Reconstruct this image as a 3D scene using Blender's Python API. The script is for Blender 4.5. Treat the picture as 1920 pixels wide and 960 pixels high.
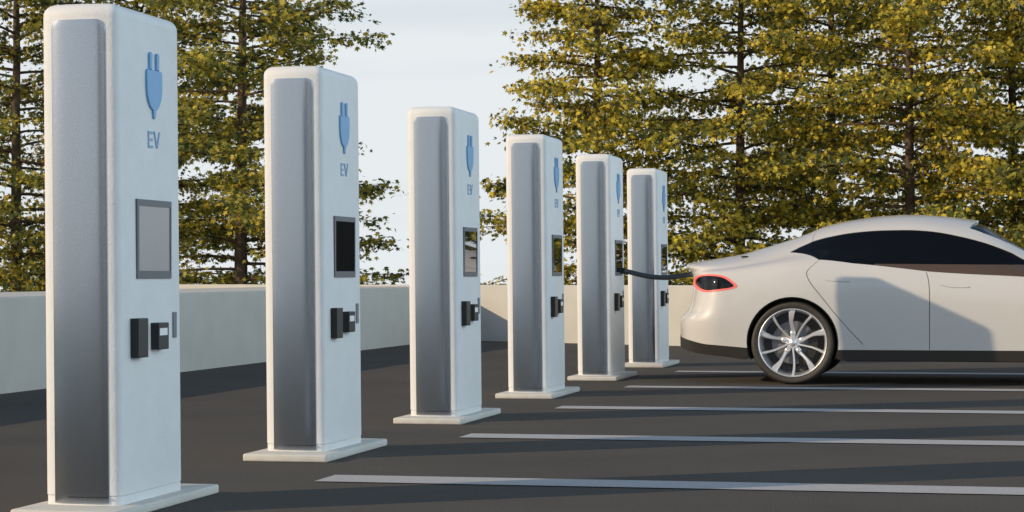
import bpy, bmesh, math, random
import numpy as np
from mathutils import Vector, Matrix
from mathutils.geometry import delaunay_2d_cdt

random.seed(7)
for o in list(bpy.data.objects):
    bpy.data.objects.remove(o, do_unlink=True)
sc = bpy.context.scene
COL = sc.collection
R = math.radians

# ---------------------------------------------------------------- camera
CAM_H, F_PX, YAW, PITCH, ROLL = 0.9, 4087.8, .2201, .0084, -.0024
Fw = np.array([-math.sin(YAW) * math.cos(PITCH), math.cos(YAW) * math.cos(PITCH), math.sin(PITCH)])
Rt = np.array([math.cos(YAW), math.sin(YAW), 0.0])
Up = np.cross(Rt, Fw)
R2 = Rt * math.cos(ROLL) + Up * math.sin(ROLL)
U2 = -Rt * math.sin(ROLL) + Up * math.cos(ROLL)
CAM = np.array([0, 0, CAM_H])
cd = bpy.data.cameras.new('camera')
cam = bpy.data.objects.new('camera', cd)
COL.objects.link(cam)
cam.matrix_world = Matrix(((R2[0], U2[0], -Fw[0], 0), (R2[1], U2[1], -Fw[1], 0), (R2[2], U2[2], -Fw[2], CAM_H), (0, 0, 0, 1)))
cd.sensor_width = 36
cd.lens = F_PX * 36 / 1920
cd.clip_end = 6000
sc.camera = cam

# ---------------------------------------------------------------- sky and sun
SUN_EL, SHADOW_AZ = R(20.8), R(34.3)          # shadows run towards +X +Y
sun_to = np.array([-math.cos(SHADOW_AZ) * math.cos(SUN_EL), -math.sin(SHADOW_AZ) * math.cos(SUN_EL), math.sin(SUN_EL)])
w = bpy.data.worlds.new('World'); sc.world = w; w.use_nodes = True
nt = w.node_tree; nt.nodes.clear()
N = nt.nodes.new; L = nt.links.new
out = N('ShaderNodeOutputWorld'); bg = N('ShaderNodeBackground'); bg.inputs[1].default_value = 0.13
sky = N('ShaderNodeTexSky'); sky.sky_type = 'NISHITA'; sky.sun_disc = False
sky.sun_elevation = SUN_EL
sky.sun_rotation = math.atan2(sun_to[0], sun_to[1])
sky.air_density = 1.0; sky.dust_density = .8; sky.ozone_density = 2.2; sky.altitude = 100
tc = N('ShaderNodeTexCoord'); sep = N('ShaderNodeSeparateXYZ'); L(tc.outputs['Generated'], sep.inputs[0])
# thin, streaky high cloud that thickens to a pale veil near the horizon
mp = N('ShaderNodeMapping'); mp.inputs['Scale'].default_value = (1.6, 1.6, 16); L(tc.outputs['Generated'], mp.inputs[0])
nz = N('ShaderNodeTexNoise'); nz.inputs['Scale'].default_value = 2.2; nz.inputs['Detail'].default_value = 7; nz.inputs['Roughness'].default_value = .55
L(mp.outputs[0], nz.inputs['Vector'])
veil = N('ShaderNodeMapRange'); veil.inputs['From Min'].default_value = .10; veil.inputs['From Max'].default_value = .42
veil.inputs['To Min'].default_value = 1.08; veil.inputs['To Max'].default_value = .0
L(sep.outputs['Z'], veil.inputs['Value'])
cl = N('ShaderNodeMapRange'); cl.inputs['From Min'].default_value = .35; cl.inputs['From Max'].default_value = .7
cl.inputs['To Min'].default_value = -.22; cl.inputs['To Max'].default_value = .12
L(nz.outputs['Fac'], cl.inputs['Value'])
ad = N('ShaderNodeMath'); ad.operation = 'ADD'; ad.use_clamp = True; L(veil.outputs[0], ad.inputs[0]); L(cl.outputs[0], ad.inputs[1])
mix = N('ShaderNodeMixRGB'); mix.inputs['Color2'].default_value = (6.2, 6.5, 6.7, 1)
L(ad.outputs[0], mix.inputs['Fac']); L(sky.outputs[0], mix.inputs['Color1'])
# unseen bright cloud added opposite the sun, to fill the shaded +X faces
added_cloud = N('ShaderNodeMapRange'); added_cloud.interpolation_type = 'SMOOTHSTEP'
added_cloud.inputs['From Min'].default_value = .12; added_cloud.inputs['From Max'].default_value = .85
L(sep.outputs['X'], added_cloud.inputs['Value'])
hi = N('ShaderNodeMapRange'); hi.interpolation_type = 'SMOOTHSTEP'
hi.inputs['From Min'].default_value = .35; hi.inputs['From Max'].default_value = .80
hi.inputs['To Min'].default_value = 1; hi.inputs['To Max'].default_value = 0
L(sep.outputs['Z'], hi.inputs['Value'])
bm_ = N('ShaderNodeMath'); bm_.operation = 'MULTIPLY'; L(added_cloud.outputs[0], bm_.inputs[0]); L(hi.outputs[0], bm_.inputs[1])
mix2 = N('ShaderNodeMixRGB'); mix2.inputs['Color2'].default_value = (11.6, 14.4, 16.2, 1)
L(bm_.outputs[0], mix2.inputs['Fac']); L(mix.outputs[0], mix2.inputs['Color1'])
L(mix2.outputs[0], bg.inputs[0]); L(bg.outputs[0], out.inputs[0])

sl = bpy.data.lights.new('sun', 'SUN'); sl.energy = 3.5; sl.angle = R(.6); sl.color = (1, .79, .54)
so = bpy.data.objects.new('sun', sl); COL.objects.link(so)
so.rotation_euler = Vector(sun_to).to_track_quat('Z', 'Y').to_euler()
so.location = (-20, -10, 15)
sc.view_settings.view_transform = 'Standard'; sc.view_settings.look = 'None'
sc.view_settings.gamma = 1; sc.view_settings.exposure = 0.0
sc.render.resolution_x = 1024; sc.render.resolution_y = 512

# ---------------------------------------------------------------- helpers
def project(P):
    d = np.asarray(P, float) - CAM
    z = d @ Fw
    return np.array([960 + F_PX * (d @ R2) / z, 480 - F_PX * (d @ U2) / z])

def on_plane_y(u, v, Y):
    d = Fw + R2 * (u - 960) / F_PX - U2 * (v - 480) / F_PX
    return CAM + d * Y / d[1]

def tag(o, label=None, cat=None, group=None, kind=None):
    if label: o['label'] = label
    if cat: o['category'] = cat
    if group: o['group'] = group
    if kind: o['kind'] = kind
    return o

def mat(name, col, rough=.5, metal=0.0, **kw):
    m = bpy.data.materials.new(name); m.use_nodes = True
    b = m.node_tree.nodes['Principled BSDF']
    b.inputs['Base Color'].default_value = (*col, 1)
    b.inputs['Roughness'].default_value = rough
    b.inputs['Metallic'].default_value = metal
    for k, v in kw.items():
        b.inputs[k.replace('_', ' ')].default_value = v
    return m

def noise_mat(name, c1, c2, scale, rough=.6, bump=.1, bump_scale=None, metal=0, detail=6, dist=.01, rr=None, **kw):
    m = mat(name, c1, rough, metal, **kw)
    t = m.node_tree; b = t.nodes['Principled BSDF']
    c = t.nodes.new('ShaderNodeTexCoord')
    n = t.nodes.new('ShaderNodeTexNoise'); n.inputs['Scale'].default_value = scale; n.inputs['Detail'].default_value = detail
    t.links.new(c.outputs['Object'], n.inputs['Vector'])
    r = t.nodes.new('ShaderNodeValToRGB')
    r.color_ramp.elements[0].position = .3; r.color_ramp.elements[0].color = (*c1, 1)
    r.color_ramp.elements[1].position = .7; r.color_ramp.elements[1].color = (*c2, 1)
    t.links.new(n.outputs['Fac'], r.inputs[0]); t.links.new(r.outputs[0], b.inputs['Base Color'])
    if bump:
        n2 = t.nodes.new('ShaderNodeTexNoise'); n2.inputs['Scale'].default_value = bump_scale or scale * 4; n2.inputs['Detail'].default_value = 4
        t.links.new(c.outputs['Object'], n2.inputs['Vector'])
        bp = t.nodes.new('ShaderNodeBump'); bp.inputs['Strength'].default_value = bump; bp.inputs['Distance'].default_value = dist
        t.links.new(n2.outputs['Fac'], bp.inputs['Height']); t.links.new(bp.outputs[0], b.inputs['Normal'])
        if rr:
            mr = t.nodes.new('ShaderNodeMapRange'); mr.inputs['To Min'].default_value = rr[0]; mr.inputs['To Max'].default_value = rr[1]
            t.links.new(n2.outputs['Fac'], mr.inputs['Value']); t.links.new(mr.outputs[0], b.inputs['Roughness'])
    return m

def link_mesh(name, verts, faces, m, parent=None, smooth=False, loc=None):
    me = bpy.data.meshes.new(name)
    me.from_pydata([tuple(map(float, v)) for v in verts], [], [tuple(int(i) for i in f) for f in faces])
    me.validate(); me.update()
    if m: me.materials.append(m)
    if smooth:
        me.polygons.foreach_set('use_smooth', [True] * len(me.polygons))
    o = bpy.data.objects.new(name, me); COL.objects.link(o)
    if parent: o.parent = parent
    if loc is not None: o.location = loc
    return o

def link_bm(name, bm, m, parent=None, smooth=False, angle=None):
    bmesh.ops.recalc_face_normals(bm, faces=bm.faces)
    me = bpy.data.meshes.new(name)
    bm.to_mesh(me); bm.free()
    if m: me.materials.append(m)
    if smooth:
        me.polygons.foreach_set('use_smooth', [True] * len(me.polygons))
        if angle: me.set_sharp_from_angle(angle=R(angle))
    o = bpy.data.objects.new(name, me); COL.objects.link(o)
    if parent: o.parent = parent
    return o

def add_box(bm, x0, x1, y0, y1, z0, z1, bev=0, seg=2):
    vs = [bm.verts.new(p) for p in ((x0, y0, z0), (x1, y0, z0), (x1, y1, z0), (x0, y1, z0), (x0, y0, z1), (x1, y0, z1), (x1, y1, z1), (x0, y1, z1))]
    fs = [bm.faces.new([vs[i] for i in f]) for f in ((3, 2, 1, 0), (4, 5, 6, 7), (0, 1, 5, 4), (1, 2, 6, 5), (2, 3, 7, 6), (3, 0, 4, 7))]
    if bev:
        es = {e for f in fs for e in f.edges}
        bmesh.ops.bevel(bm, geom=list(es), offset=bev, segments=seg, affect='EDGES', profile=.5)

def empty(name, loc, rz=0):
    o = bpy.data.objects.new(name, None); COL.objects.link(o)
    o.location = loc; o.rotation_euler = (0, 0, rz); o.empty_display_size = .3
    return o

def copy_tree(o, parent=None):
    c = o.copy(); COL.objects.link(c)
    if parent: c.parent = parent
    for ch in list(o.children):
        copy_tree(ch, c)
    return c

def tube(pts, r, seg=12, caps=True, r_end=None):
    V, Fc = [], []
    pts = [np.array(p, float) for p in pts]
    n = len(pts)
    ref = np.array([0, 0, 1.0])
    for i, p in enumerate(pts):
        d = pts[min(i + 1, n - 1)] - pts[max(i - 1, 0)]; d /= np.linalg.norm(d)
        rf = ref if abs(d @ ref) < .95 else np.array([1.0, 0, 0])
        a = np.cross(d, rf); a /= np.linalg.norm(a); b = np.cross(d, a)
        rad = r if r_end is None else r + (r_end - r) * i / (n - 1)
        if hasattr(r, '__len__'): rad = r[i]
        for k in range(seg):
            t = 2 * math.pi * k / seg
            V.append(p + rad * (a * math.cos(t) + b * math.sin(t)))
    for i in range(n - 1):
        for k in range(seg):
            k2 = (k + 1) % seg
            Fc.append((i * seg + k, i * seg + k2, (i + 1) * seg + k2, (i + 1) * seg + k))
    if caps:
        Fc.append(tuple(range(seg - 1, -1, -1))); Fc.append(tuple(range((n - 1) * seg, n * seg)))
    return V, Fc

# ---------------------------------------------------------------- materials
def asphalt():
    m = mat('asphalt', (.05, .05, .05), .92, **{'Specular_IOR_Level': .1})
    t = m.node_tree; b = t.nodes['Principled BSDF']; nn = t.nodes.new; ll = t.links.new
    c = nn('ShaderNodeTexCoord')
    a = nn('ShaderNodeTexNoise'); a.inputs['Scale'].default_value = 130; a.inputs['Detail'].default_value = 3
    d = nn('ShaderNodeTexNoise'); d.inputs['Scale'].default_value = .7; d.inputs['Detail'].default_value = 8; d.inputs['Roughness'].default_value = .65
    ll(c.outputs['Object'], a.inputs['Vector']); ll(c.outputs['Object'], d.inputs['Vector'])
    r = nn('ShaderNodeValToRGB'); e = r.color_ramp.elements
    e[0].position = .36; e[0].color = (.064, .058, .050, 1); e[1].position = .68; e[1].color = (.122, .112, .099, 1)
    ll(a.outputs['Fac'], r.inputs[0])
    r2 = nn('ShaderNodeValToRGB'); e = r2.color_ramp.elements
    e[0].position = .3; e[0].color = (.86, .86, .87, 1); e[1].position = .72; e[1].color = (1.12, 1.1, 1.08, 1)
    ll(d.outputs['Fac'], r2.inputs[0])
    mx = nn('ShaderNodeMixRGB'); mx.blend_type = 'MULTIPLY'; mx.inputs[0].default_value = 1
    ll(r.outputs[0], mx.inputs[1]); ll(r2.outputs[0], mx.inputs[2]); ll(mx.outputs[0], b.inputs['Base Color'])
    bp = nn('ShaderNodeBump'); bp.inputs['Strength'].default_value = .5; bp.inputs['Distance'].default_value = .004
    ll(a.outputs['Fac'], bp.inputs['Height']); ll(bp.outputs[0], b.inputs['Normal'])
    return m

M = {}
M['asphalt'] = asphalt()
M['paint_line'] = noise_mat('line_paint', (.34, .335, .33), (.43, .425, .42), 60, .85, .25, 180, dist=.003)
M['wall'] = noise_mat('wall_render', (.48, .465, .42), (.53, .515, .47), 3, .9, .15, 90, dist=.004)
M['slab'] = noise_mat('slab_concrete', (.52, .50, .45), (.6, .58, .53), 12, .75, .2, 120, dist=.003)
M['pillar'] = noise_mat('pillar_paint', (.68, .68, .67), (.72, .72, .71), 9, .58, .45, 95, dist=.004)
M['panel'] = noise_mat('brushed_panel', (.36, .39, .43), (.43, .46, .51), 230, .2, .16, 320, metal=1.0, dist=.0005, rr=(.10, .26))
M['blue'] = mat('icon_blue', (.14, .34, .58), .4)
M['bluetext'] = mat('letter_blue', (.24, .38, .54), .5)
M['frame'] = mat('screen_frame', (.10, .105, .12), .45)
M['screen'] = mat('screen_glass', (.004, .004, .005), .02, **{'Specular_IOR_Level': 1.0, 'Coat_Weight': .8, 'Coat_Roughness': .01})
M['screen_black'] = mat('screen_black', (.003, .003, .003), .6, **{'Specular_IOR_Level': .02})
M['screen_grey'] = noise_mat('screen_grey', (.30, .275, .265), (.31, .285, .275), 3, .25, 0)
M['black'] = mat('black_plastic', (.010, .011, .012), .45)
M['tabgrey'] = mat('grey_bar', (.16, .17, .19), .5)
M['white_label'] = mat('white_label', (.8, .8, .8), .4)
M['dark_gap'] = mat('dark_gap', (.01, .01, .01), .9)
M['cable'] = mat('cable_rubber', (.045, .055, .065), .42)
M['paint'] = mat('car_paint', (.60, .58, .55), .38, **{'Coat_Weight': .7, 'Coat_Roughness': .05})
M['trim'] = mat('trim_black', (.030, .027, .023), .34)
M['reflection_band'] = mat('ground_reflection_brown', (.09, .062, .045), .3)  # brown of the ground mirrored in the side glass, painted as solid colour
M['glass'] = mat('tinted_glass', (.004, .004, .004), .03, **{'Specular_IOR_Level': .34, 'Coat_Weight': 0.0})
M['shell'] = mat('inner_shell', (.10, .10, .105), .9)
M['liner'] = mat('liner', (.006, .006, .006), .9)
M['tyre'] = noise_mat('tyre_rubber', (.040, .034, .028), (.052, .045, .036), 40, .62, .15, 200, dist=.002)
M['alloy'] = mat('alloy', (.82, .82, .83), .36, .7)
M['steel'] = mat('brake_steel', (.20, .20, .21), .5, .6)
M['red_light'] = mat('red_light', (.85, .17, .14), .3, **{'Emission_Color': (1, .12, .08, 1), 'Emission_Strength': .12})
M['bark'] = noise_mat('bark', (.05, .032, .022), (.13, .085, .05), 9, .9, .6, 25, dist=.03)
M['grass'] = noise_mat('grass', (.05, .07, .02), (.09, .10, .035), .6, .95, .3, 9, dist=.05)

def leaf_mat(name, cols):
    m = bpy.data.materials.new(name); m.use_nodes = True
    t = m.node_tree; t.nodes.clear(); nn = t.nodes.new; ll = t.links.new
    o = nn('ShaderNodeOutputMaterial')
    g = nn('ShaderNodeNewGeometry'); c = nn('ShaderNodeTexCoord')
    n = nn('ShaderNodeTexNoise'); n.inputs['Scale'].default_value = 1.3; n.inputs['Detail'].default_value = 3
    ll(c.outputs['Object'], n.inputs['Vector'])
    a = nn('ShaderNodeMath'); a.operation = 'MULTIPLY'; a.inputs[1].default_value = .85; ll(g.outputs['Random Per Island'], a.inputs[0])
    b = nn('ShaderNodeMath'); b.operation = 'MULTIPLY_ADD'; b.inputs[1].default_value = .8; ll(n.outputs['Fac'], b.inputs[0]); ll(a.outputs[0], b.inputs[2])
    s = nn('ShaderNodeMath'); s.operation = 'SUBTRACT'; s.inputs[1].default_value = .32; ll(b.outputs[0], s.inputs[0])
    r = nn('ShaderNodeValToRGB'); cr = r.color_ramp
    cr.elements[0].position = 0; cr.elements[0].color = (*cols[0], 1); cr.elements[1].position = 1; cr.elements[1].color = (*cols[-1], 1)
    for i, cc in enumerate(cols[1:-1]):
        e = cr.elements.new((i + 1) / (len(cols) - 1)); e.color = (*cc, 1)
    ll(s.outputs[0], r.inputs[0])
    p = nn('ShaderNodeBsdfPrincipled'); p.inputs['Roughness'].default_value = .5; p.inputs['Specular IOR Level'].default_value = .35
    tr = nn('ShaderNodeBsdfTranslucent'); mx = nn('ShaderNodeMixShader'); mx.inputs[0].default_value = .38
    ll(r.outputs[0], p.inputs['Base Color']); ll(r.outputs[0], tr.inputs['Color'])
    ll(p.outputs[0], mx.inputs[1]); ll(tr.outputs[0], mx.inputs[2]); ll(mx.outputs[0], o.inputs['Surface'])
    return m
M['leaf'] = leaf_mat('maple_leaf', [(.05, .09, .05), (.12, .15, .04), (.48, .40, .05), (.76, .57, .06), (.84, .66, .10)])
M['leaf_dark'] = leaf_mat('maple_leaf_dark', [(.045, .08, .045), (.11, .14, .045), (.32, .30, .05), (.56, .44, .06), (.74, .57, .08)])

# ---------------------------------------------------------------- ground
LOT_FAR = [(-7.5, 29.08), (9.0, 19.74)]
lot = [(-60, -70), (60, -70), (60, 12), (9.2, 19.7), (-7.413, 29.10), (-14.3, 33.0), (-60, 33.0)]
o = link_mesh('parking_lot', [(x, y, 0) for x, y in lot], [tuple(range(len(lot)))], M['asphalt'])
tag(o, kind='structure')
# the surrounding hill falls gently away from the paved top
V, Fc = [], []
rings = [0, 30, 45, 60, 80, 110, 160, 240, 400, 700, 1200, 2000]
nseg = 72
for r_ in rings[1:]:
    for k in range(nseg):
        a = 2 * math.pi * k / nseg
        x, y = r_ * math.cos(a), r_ * math.sin(a) - 10
        z = -.12 - .035 * max(0, r_ - 30) + (random.uniform(-.2, .2) if 100 < r_ < 900 else 0)
        V.append((x, y, z))
V.append((0, -10, -.12))
for i in range(len(rings) - 2):
    for k in range(nseg):
        k2 = (k + 1) % nseg
        Fc.append((i * nseg + k, i * nseg + k2, (i + 1) * nseg + k2, (i + 1) * nseg + k))
for k in range(nseg):
    Fc.append((len(V) - 1, k, (k + 1) % nseg))
# keep the hill below the paved sheet
V = [(x, y, min(z, -.12)) for x, y, z in V]
o = link_mesh('terrain', V, Fc, M['grass'], smooth=True); tag(o, kind='structure')

def hill_z(x, y):
    return -.12 - .035 * max(0, math.hypot(x, y + 10) - 30)

Y0, SP = 7.3655, 2.67
YK = [.0864, -.0492, -.0481, .0018, .0323, -.0232]
LK = [.0398, -.0404, -.0789, -.007, .0864]
for k in range(5):
    y = Y0 + k * SP + LK[k] + 1.6533
    wl = (.31, .305, .29, .285, .27)[k]
    o = link_mesh('parking_line', [(-2.91, y, .004), (2.4, y, .004), (2.4, y + wl, .004), (-2.91, y + wl, .004)], [(0, 1, 2, 3)], M['paint_line'])
    tag(o, kind='structure')

# ---------------------------------------------------------------- walls
bm = bmesh.new(); add_box(bm, -9.6, -7.413, -40, 29.0, -.1, .737, .012)
o = link_bm('parapet_wall', bm, M['wall']); tag(o, 'low rendered wall with a broad flat top running behind the row of charging stations, its face in shade', 'wall')
dx, dy = LOT_FAR[1][0] - LOT_FAR[0][0], LOT_FAR[1][1] - LOT_FAR[0][1]
ln = math.hypot(dx, dy); ang = math.atan2(dy, dx)
bm = bmesh.new(); add_box(bm, -7.3, ln, 0.0, .3, -.1, .757, .012)
o = link_bm('parapet_wall', bm, M['wall']); o.location = (LOT_FAR[0][0], LOT_FAR[0][1], 0); o.rotation_euler = (0, 0, ang)
tag(o, 'low sunlit beige wall crossing the far end of the lot behind the white car', 'wall')

# ---------------------------------------------------------------- charging stations
BW, BD, BH, BOW = .154, .302, 1.925, .0125      # half width, half depth, height, bow of the front
SHEAR = -.0085
def plan_outline(inset, bow=BOW, rc=.036):
    """closed plan outline, front (-Y) edge bowed outwards"""
    hw, hd = BW - inset, BD - inset
    hb = hd + .040
    rr = max(rc - inset * .5, .008)
    P = []
    n = 14
    for i in range(n + 1):      # front from left to right
        x = -(hw - rr) + 2 * (hw - rr) * i / n
        P.append((x, -hd - bow * (1 - (x / (hw - rr)) ** 2) + 0.0))
    def arc(cx, cy, a0, a1, m=5):
        for i in range(1, m):
            a = a0 + (a1 - a0) * i / m
            P.append((cx + rr * math.cos(a), cy + rr * math.sin(a)))
    arc(hw - rr, -hd + rr, -math.pi / 2, 0)
    P += [(hw, -hd + rr), (hw, 0), (hw, hb - rr)]
    arc(hw - rr, hb - rr, 0, math.pi / 2)
    P += [(hw - rr, hb), (0, hb), (-hw + rr, hb)]
    arc(-hw + rr, hb - rr, math.pi / 2, math.pi)
    P += [(-hw, hb - rr), (-hw, 0), (-hw, -hd + rr)]
    arc(-hw + rr, -hd + rr, math.pi, 1.5 * math.pi)
    return P

def front_y(x):
    hw = BW - .036
    return -BD - BOW * (1 - (x / hw) ** 2)

def pillar_body(parent):
    levels = [(.0, .0018), (.034, .0018), (.0345, .005), (.0370, .005), (.0375, .0)]
    z0 = .037
    L_ = [(z0 + z, i) for z, i in levels]
    for z in np.linspace(.15, BH - .05, 12): L_.append((z, 0))
    RT = .045
    for a in np.linspace(10, 90, 8):
        a = R(a); L_.append((BH - RT + RT * math.sin(a), RT * (1 - math.cos(a))))
    V, Fc = [], []
    n = None
    for z, ins in L_:
        P = plan_outline(ins)
        n = len(P)
        for x, y in P: V.append((x + SHEAR * z, y, z))
    for i in range(len(L_) - 1):
        for k in range(n):
            k2 = (k + 1) % n
            Fc.append((i * n + k, i * n + k2, (i + 1) * n + k2, (i + 1) * n + k))
    Fc.append(tuple(range((len(L_) - 1) * n, len(L_) * n)))
    Fc.append(tuple(range(n - 1, -1, -1)))
    o = link_mesh('housing', V, Fc, M['pillar'], parent, smooth=True)
    o.data.set_sharp_from_angle(angle=R(35))
    return o

def pillar_panel(parent):
    hw, zb, zt, rc = .108, .046, 1.862, .034
    # outline columns
    xs = hw * np.sin(np.linspace(-math.pi / 2, math.pi / 2, 37))
    V, Fc = [], []
    rows = []
    nz_ = 24
    for x in xs:
        d = max(0, abs(x) - (hw - rc))
        top = zt - rc + math.sqrt(max(rc * rc - d * d, 0))
        # slightly bowed face, standing 2.5 mm proud, thicker bow than the body so it mirrors the neighbour
        y = -BD - .0040 - .0125 * (1 - .38 * (x / hw) ** 2 - .62 * (x / hw) ** 4)
        zs = np.concatenate([np.linspace(zb, top - .06, nz_ - 8), top - .06 + .06 * np.linspace(0, 1, 9)[1:]])
        rows.append([(x + SHEAR * z, y + 0.0006 * max(0, (z - (top - .022)) / .022) ** 2, z) for z in zs])
    for r_ in rows: V += r_
    nc = len(rows)
    for i in range(nc - 1):
        for j in range(nz_ - 1):
            Fc.append((i * nz_ + j, (i + 1) * nz_ + j, (i + 1) * nz_ + j + 1, i * nz_ + j + 1))
    # rim back into the body
    ring = [i * nz_ for i in range(nc)] + [(nc - 1) * nz_ + j for j in range(1, nz_)] + [i * nz_ + nz_ - 1 for i in range(nc - 2, -1, -1)] + [j for j in range(nz_ - 2, 0, -1)]
    base = len(V)
    for i in ring: V.append((V[i][0], V[i][1] + .02, V[i][2]))
    m_ = len(ring)
    for k in range(m_):
        k2 = (k + 1) % m_
        Fc.append((ring[k2], ring[k], base + k, base + k2))
    o = link_mesh('front_panel', V, Fc, M['panel'], parent, smooth=True)
    o.data.set_sharp_from_angle(angle=R(40))
    bm = bmesh.new(); add_box(bm, -.05, hw - .001, -BD - .0195, -BD - .006, .067, .070)
    link_bm('seam_line', bm, M['dark_gap'], o)
    return o

def extrude_x(outline, x0, x1, bev=0):
    """(y,z) outline extruded along X"""
    bm = bmesh.new()
    a = [bm.verts.new((x0, y, z)) for y, z in outline]
    b = [bm.verts.new((x1, y, z)) for y, z in outline]
    n = len(a)
    top = bm.faces.new(b)
    bm.faces.new(a[::-1])
    for i in range(n):
        j = (i + 1) % n
        bm.faces.new((a[i], a[j], b[j], b[i]))
    if bev:
        bmesh.ops.bevel(bm, geom=list(top.edges), offset=bev, segments=2, affect='EDGES', profile=.5)
    return bm

XF = .151
DY = lambda z: -SHEAR * z * 2.56 * .8
def sx(z): return BW + SHEAR * z
def make_pillar(screen):
    root = empty('charging_station', (0, 0, 0))
    bm = bmesh.new(); add_box(bm, -.2043, .2181, -.493, .578, 0, .0375, .009, 3)
    link_bm('base_slab', bm, M['slab'], root, True, 40)
    pillar_body(root); pillar_panel(root)
    # plug sign
    body = []
    c = .0235 + DY(1.62)
    hw = .0775
    body += [(c - hw, 1.690), (c - hw, 1.640)]
    for i in range(9):
        t = i / 8
        a = t * math.pi / 2
        body.append((c - .012 - (hw - .012) * math.cos(a) , 1.640 - .096 * math.sin(a)))
    body += [(c - .011, 1.515), (c, 1.508), (c + .011, 1.515)]
    for i in range(9):
        a = (1 - i / 8) * math.pi / 2
        body.append((c + .012 + (hw - .012) * math.cos(a), 1.640 - .096 * math.sin(a)))
    body += [(c + hw, 1.640), (c + hw, 1.690), (c + hw - .006, 1.699), (c - hw + .006, 1.699)]
    x = sx(1.62)
    icon = link_bm('plug_symbol', extrude_x(body, x - .003, x + .009, .003), M['blue'], root)
    for yc in (c - .036, c + .034):
        pr = [(yc - .0135, 1.6995), (yc + .0135, 1.6995)]
        for i in range(7):
            a = math.pi * i / 6
            pr.append((yc + .0135 * math.cos(a), 1.757 + .011 * math.sin(a)))
        link_bm('plug_prong', extrude_x(pr, x - .003, x + .009, .003), M['blue'], icon)
    # letters E V
    def stroke(bm, p, q, wd):
        p, q = np.array(p), np.array(q); d = (q - p) / np.linalg.norm(q - p); nrm = np.array([-d[1], d[0]]) * wd / 2
        o4 = [p + nrm, p - nrm, q - nrm, q + nrm]
        b2 = extrude_x([tuple(v) for v in o4], sx(1.43) - .002, sx(1.43) + .004)
        me = bpy.data.meshes.new('t'); b2.to_mesh(me); b2.free(); bm.from_mesh(me); bpy.data.meshes.remove(me)
    bm = bmesh.new()
    e_ = DY(1.43); y0, y1, za, zb = -.026 + e_, .018 + e_, 1.396, 1.460
    wd = .0095
    stroke(bm, (y0, za), (y0, zb), wd)
    for zz in (za + wd / 2, (za + zb) / 2, zb - wd / 2): stroke(bm, (y0 + wd / 2, zz), (y1 - (.006 if abs(zz - (za + zb) / 2) < .01 else 0), zz), wd)
    stroke(bm, (.032 + e_, zb), (.057 + e_, za + .002), wd); stroke(bm, (.086 + e_, zb), (.0595 + e_, za + .002), wd)
    t_ = link_bm('ev_lettering', bm, M['bluetext'], root)
    # screen
    e_ = DY(1.04); fy0, fy1, fz0, fz1 = -.153 + e_, .199 + e_, .887, 1.192
    sy0, sy1, sz0, sz1 = -.134 + e_, .187 + e_, .917, 1.167
    x = sx(1.04)
    bm = bmesh.new()
    xa, xb = x - .006, x + .007
    add_box(bm, xa, xb, fy0, sy0, fz0, fz1); add_box(bm, xa, xb, sy1, fy1, fz0, fz1)
    add_box(bm, xa, xb, sy0, sy1, fz0, sz0); add_box(bm, xa, xb, sy0, sy1, sz1, fz1)
    sf = link_bm('screen_frame', bm, M['frame'], root)
    bm = bmesh.new(); add_box(bm, xa, x + .004, sy0, sy1, sz0, sz1)
    link_bm('screen', bm, screen, sf)
    # connector holster, card reader, bar
    x = sx(.66); e_ = DY(.66)
    bm = bmesh.new(); add_box(bm, x - .004, x + .034, -.208 + e_, -.110 + e_, .586, .736, .003)
    link_bm('connector_holster', bm, M['black'], root)
    bm = bmesh.new(); add_box(bm, x - .004, x + .034, -.004 + e_, .101 + e_, .611, .715, .003)
    cr = link_bm('card_reader', bm, M['black'], root)
    bm = bmesh.new(); add_box(bm, x + .030, x + .0350, .004 + e_, .082 + e_, .666, .694)
    link_bm('reader_display', bm, M['white_label'], cr)
    x = sx(.7)
    bm = bmesh.new(); add_box(bm, x - .004, x + .006, .222 + e_, .258 + e_, .651, .753, .002)
    link_bm('side_bar', bm, M['tabgrey'], root)
    return root

labels = ['white charging station nearest the camera, tallest in view, with a blank grey screen',
          'white charging station with an all black screen, second in the row from the left',
          'white charging station standing alone against the open sky, third from the left',
          'white charging station just left of the one the cable hangs from, fourth from the left',
          'white charging station the black cable hangs from, fifth from the left',
          'white charging station farthest away, standing behind the sagging black cable']
GP = 'white electric car charging stations standing in a row'
p_grey = make_pillar(M['screen_grey'])
p_black = make_pillar(M['screen_black'])
p_dark = make_pillar(M['screen'])
pillars = []
for k in range(6):
    o = p_grey if k == 0 else (p_black if k == 1 else (p_dark if k == 2 else copy_tree(p_dark)))
    o.location = (-3.3646, Y0 + k * SP + YK[k] + .493, 0)
    tag(o, labels[k], 'charging station', GP)
    pillars.append(o)

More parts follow.
